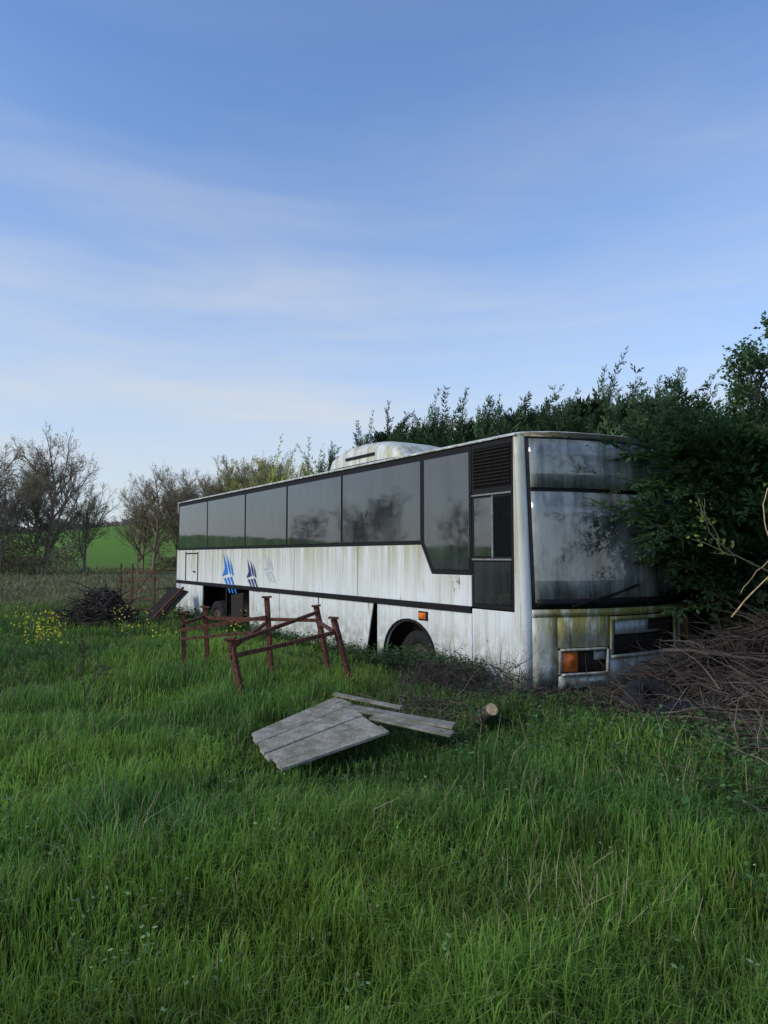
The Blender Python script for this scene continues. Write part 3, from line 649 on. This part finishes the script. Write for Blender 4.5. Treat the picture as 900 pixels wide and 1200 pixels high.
box('rear_lower',(.0,BL+.002,.05),(W,BL+.05,1.8),M_white,coach,.02); box('rear_window',(.1,BL+.002,1.85),(W-.1,BL+.03,2.8),M_glass,coach,.01); box('rear_top',(0,BL+.002,2.81),(W,BL+.045,3.1),M_white,coach,.02)
box('side_marker_lamp',(-.03,1.98,.70),(.0,2.14,.79),M_orange,coach,.008)
box('marker_base',(-.012,1.95,.68),(.0,2.17,.81),M_rubber,coach,.004)
def decal(nm,y,z,s,mat):
    def P(lst,k): 
        vv=[(-.004,y-a*s,z+b_*s) for a,b_ in lst]; return solid(nm+k,vv,[tuple(range(len(vv)))],mat,coach)
    P([(-.62,.56),(-.24,.12),(-.08,-.20),(-.70,-.30),(-.45,.0)],'_head')
    P([(-.26,.52),(.06,.10),(.18,-.22),(.02,-.18),(-.16,.10)],'_flash_1')
    P([(.06,.36),(.34,.0),(.44,-.28),(.26,-.22),(.14,.06)],'_flash_2')
    for i in range(3):
        o_=i*.30; P([(-.52+o_,-.38+.03*i),(-.32+o_,-.34+.03*i),(.16+o_,-.86),(.06+o_,-.88)],'_bar_%d'%i)
decal('blue_star_decal',9.75,1.32,.66,M_blue); decal('navy_star_decal',8.35,1.27,.50,M_navy); decal('faded_star_decal',7.45,1.42,.42,M_grey)

# ------------------------------------------------------------ rusty trestles
tre=empty('rusty_steel_frame')
posts={'a':((-2.66,9.6),(-2.70,9.6),.84),'b':((-2.52,10.3),(-2.58,10.3),.86),'c':((-1.46,7.6),(-1.66,7.75),.70),'d':((-1.48,9.5),(-1.56,9.5),1.05),'e':((-.70,9.6),(-.92,9.7),.92),'f':((-.32,8.35),(-.60,8.5),.86)}
for k,(bs,tp,z) in posts.items():
    beam('post_'+k,(bs[0],bs[1],float(gh(*bs))-.1),(tp[0],tp[1],z),.058,.058,M_rust,tre,roll=random.uniform(-.3,.3))
    beam('cap_'+k,(tp[0],tp[1],z),(tp[0]+random.uniform(-.004,.004),tp[1],z+.022),.12,.12,M_rust,tre)
def rail(k1,k2,z1,z2,w=.045): 
    a=posts[k1][1];b_=posts[k2][1]; beam('rail_%s%s'%(k1,k2),(a[0],a[1]-.055,z1),(b_[0],b_[1]-.055,z2),w,w,M_rust,tre)
rail('a','d',.62,.80); rail('c','f',.52,.70); rail('b','e',.72,.74); rail('a','b',.7,.74,.04); rail('c','d',.60,.72,.04); rail('f','e',.72,.74,.04)
rail('c','e',.66,.84,.042); rail('a','d',.50,.62,.032)

# ------------------------------------------------------------ plank panels
pl=empty('broken_plank_panel')
A=Vector((-1.06,5.74,.20));Bv=Vector((-.74,5.16,.09));Cv=Vector((.04,5.66,.24));D=Vector((-.45,6.46,.34))
nP=7
for i in range(nP):
    u0=(i+.01)/nP; u1=(i+.985)/nP
    p=[A.lerp(Bv,u0),A.lerp(Bv,u1),D.lerp(Cv,u1),D.lerp(Cv,u0)]
    dl=(p[3]-p[0]).normalized(); e0=random.uniform(-.025,.02); e1=random.uniform(-.04,.06); j=random.uniform(-.006,.006)
    p=[p[0]+dl*e0,p[1]+dl*(e0+random.uniform(-.01,.01)),p[2]+dl*e1,p[3]+dl*e1]; p=[q+Vector((0,0,j+random.uniform(-.004,.004))) for q in p]
    vv=[tuple(q) for q in p]+[tuple(q-Vector((0,0,.022))) for q in p]
    solid('plank_%d'%i,vv,[(0,1,2,3),(7,6,5,4),(0,1,5,4),(1,2,6,5),(2,3,7,6),(3,0,4,7)],M_wood,pl,.003)
beam('batten_1',(-.84,5.90,.16),(-.56,5.38,.07),.06,.03,M_wood,pl); beam('batten_2',(-.35,6.2,.25),(-.06,5.75,.18),.06,.03,M_wood,pl)
beam('loose_plank_1',(-.35,6.25,.30),(.58,5.98,.20),.17,.02,M_wood,pl); beam('loose_plank_2',(-.1,6.04,.26),(.55,5.82,.17),.15,.02,M_wood,pl); beam('loose_plank_3',(-.45,6.45,.37),(.15,6.3,.28),.08,.02,M_wood,pl); beam('prop_leg',(-.45,5.9,-.02),(-.4,5.9,.2),.06,.06,M_wood,pl)
lg=empty('sawn_log')
a=Vector((.80,6.85,-.04)); b2=Vector((.96,6.42,.24)); d=(b2-a).normalized()
pathobj('bark_log',[tuple(a),tuple(a.lerp(b2,.5)+Vector((.02,0,.012))),tuple(b2)],.085,.062,M_bark,lg)
pathobj('cut_face',[tuple(b2+d*.0005),tuple(b2+d*.006)],.056,.056,M_cut,lg)
def tyre(x,y,z,r,rx,ry):
    v=[];f=[];n=40;m_=12
    for i in range(n):
        a=2*math.pi*i/n
        for j in range(m_):
            b_=2*math.pi*j/m_; rr=r+.10*math.copysign(abs(math.cos(b_))**.7,math.cos(b_))
            v.append((rr*math.cos(a),rr*math.sin(a),.11*math.copysign(abs(math.sin(b_))**.6,math.sin(b_))))
    for i in range(n):
        for j in range(m_): f.append((i*m_+j,((i+1)%n)*m_+j,((i+1)%n)*m_+(j+1)%m_,i*m_+(j+1)%m_))
    o=solid('old_tyre',v,f,M_tyre,None,0,True); o.location=(x,y,z); o.rotation_euler=(rx,ry,0)
tyre(2.75,7.2,.12,.26,.4,.15); tyre(2.75,6.45,.10,.24,.18,-.08)
hg=empty('metal_hurdle')
p0=Vector((-7.6,20.6,0)); p1=Vector((-6.3,19.6,0))
for i in range(5): z=.15+.26*i; beam('rail_%d'%i,(p0.x,p0.y,z),(p1.x,p1.y,z),.03,.03,M_rust,hg)
for k in (0,.35,1): q=p0.lerp(p1,k); beam('upright',(q.x,q.y,-.1),(q.x,q.y,1.4),.04,.04,M_rust,hg)
beam('return_rail_top',(p1.x,p1.y,1.2),(-5.9,20.9,1.2),.03,.03,M_rust,hg); beam('return_rail_mid',(p1.x,p1.y,.7),(-5.9,20.9,.7),.03,.03,M_rust,hg)
beam('brace',(p0.x,p0.y,.15),(p1.x,p1.y,1.2),.025,.025,M_rust,hg)
sh=empty('rusty_scrap_sheet')
beam('sheet',(-5.85,17.9,.0),(-5.30,18.6,.75),.55,.03,M_under,sh,roll=.3); beam('sheet_rib',(-5.75,17.8,.05),(-5.2,18.5,.80),.05,.05,M_rust,sh)
n1,n2=36,14; vv=[];ff=[]
for i in range(n2):
    for j in range(n1):
        a=2*math.pi*j/n1; rr=(i/(n2-1)); x_=math.cos(a)*rr*.85; y_=math.sin(a)*rr*.6; nz_=float(vnoise(x_,y_,.22,41)); n3=float(vnoise(x_,y_,.5,42))
        vv.append((-6.45+x_+.1*(nz_-.5),16.4+y_,-.1+(1-rr**2.2)*(.45+.55*n3)+.16*(nz_-.5)))
for i in range(n2-1):
    for j in range(n1): ff.append((i*n1+j,i*n1+(j+1)%n1,(i+1)*n1+(j+1)%n1,(i+1)*n1+j))
solid('spoil_heap',vv,ff,M_under)
brush('brushwood_pile',800,-6.45,16.3,.45,.3,.9,.55,.014,(.06,.045,.036))

# ------------------------------------------------------------ light, sky, camera
SE=math.radians(30)
sd=Vector((-.86,-.38,0)).normalized()
az=math.atan2(sd.x,sd.y)
sdir=Vector((sd.x*math.cos(SE),sd.y*math.cos(SE),math.sin(SE)))
su=bpy.data.lights.new('sun','SUN'); su.energy=2.2; su.angle=math.radians(14); su.color=(1,.92,.78)
so=link(bpy.data.objects.new('sun',su)); so.rotation_euler=(-sdir).to_track_quat('-Z','Y').to_euler()
w=bpy.data.worlds.new('World'); sc.world=w; w.use_nodes=True; nt=w.node_tree; bg=nt.nodes['Background']
sky=N(nt,'ShaderNodeTexSky',sky_type='NISHITA'); sky.sun_disc=False; sky.sun_elevation=SE; sky.sun_rotation=az; sky.air_density=1.15; sky.dust_density=.3; sky.ozone_density=3.0
tint=mix(nt,1.0,sky.outputs[0],(1.05,1.24,1.52),'MULTIPLY')
tc=N(nt,'ShaderNodeTexCoord'); mp=N(nt,'ShaderNodeMapping'); nt.links.new(tc.outputs['Generated'],mp.inputs[0]); mp.inputs['Scale'].default_value=(1.1,1.1,7.5); mp.inputs['Rotation'].default_value=(.05,.09,.4)
cl=noise(nt,1.2,8,.56,mp.outputs[0],.35); sp=N(nt,'ShaderNodeSeparateXYZ'); nt.links.new(tc.outputs['Generated'],sp.inputs[0])
band=ramp(nt,sp.outputs['Z'],[(0,1.),(.14,.95),(.26,.70),(.40,.34),(.58,.08),(.8,.02)])
cf=math_(nt,'MULTIPLY',ramp(nt,cl,[(.36,.10),(.50,.42),(.68,1.)]),band)
haze=ramp(nt,sp.outputs['Z'],[(0,.85),(.12,.60),(.28,.25),(.5,.03),(.7,0.)])
col=mix(nt,haze,tint,(4.3,4.75,5.25)); col=mix(nt,cf,col,(4.9,5.1,5.35))
nt.links.new(col,bg.inputs['Color']); bg.inputs['Strength'].default_value=.142
cam=bpy.data.cameras.new('camera'); cam.sensor_fit='VERTICAL'; cam.sensor_height=36; cam.lens=36*832/1200; cam.clip_end=4000; cam.clip_start=.05
co=link(bpy.data.objects.new('camera',cam)); co.location=(0,0,1.6); co.rotation_euler=(math.radians(90+3.58),0,0); sc.camera=co
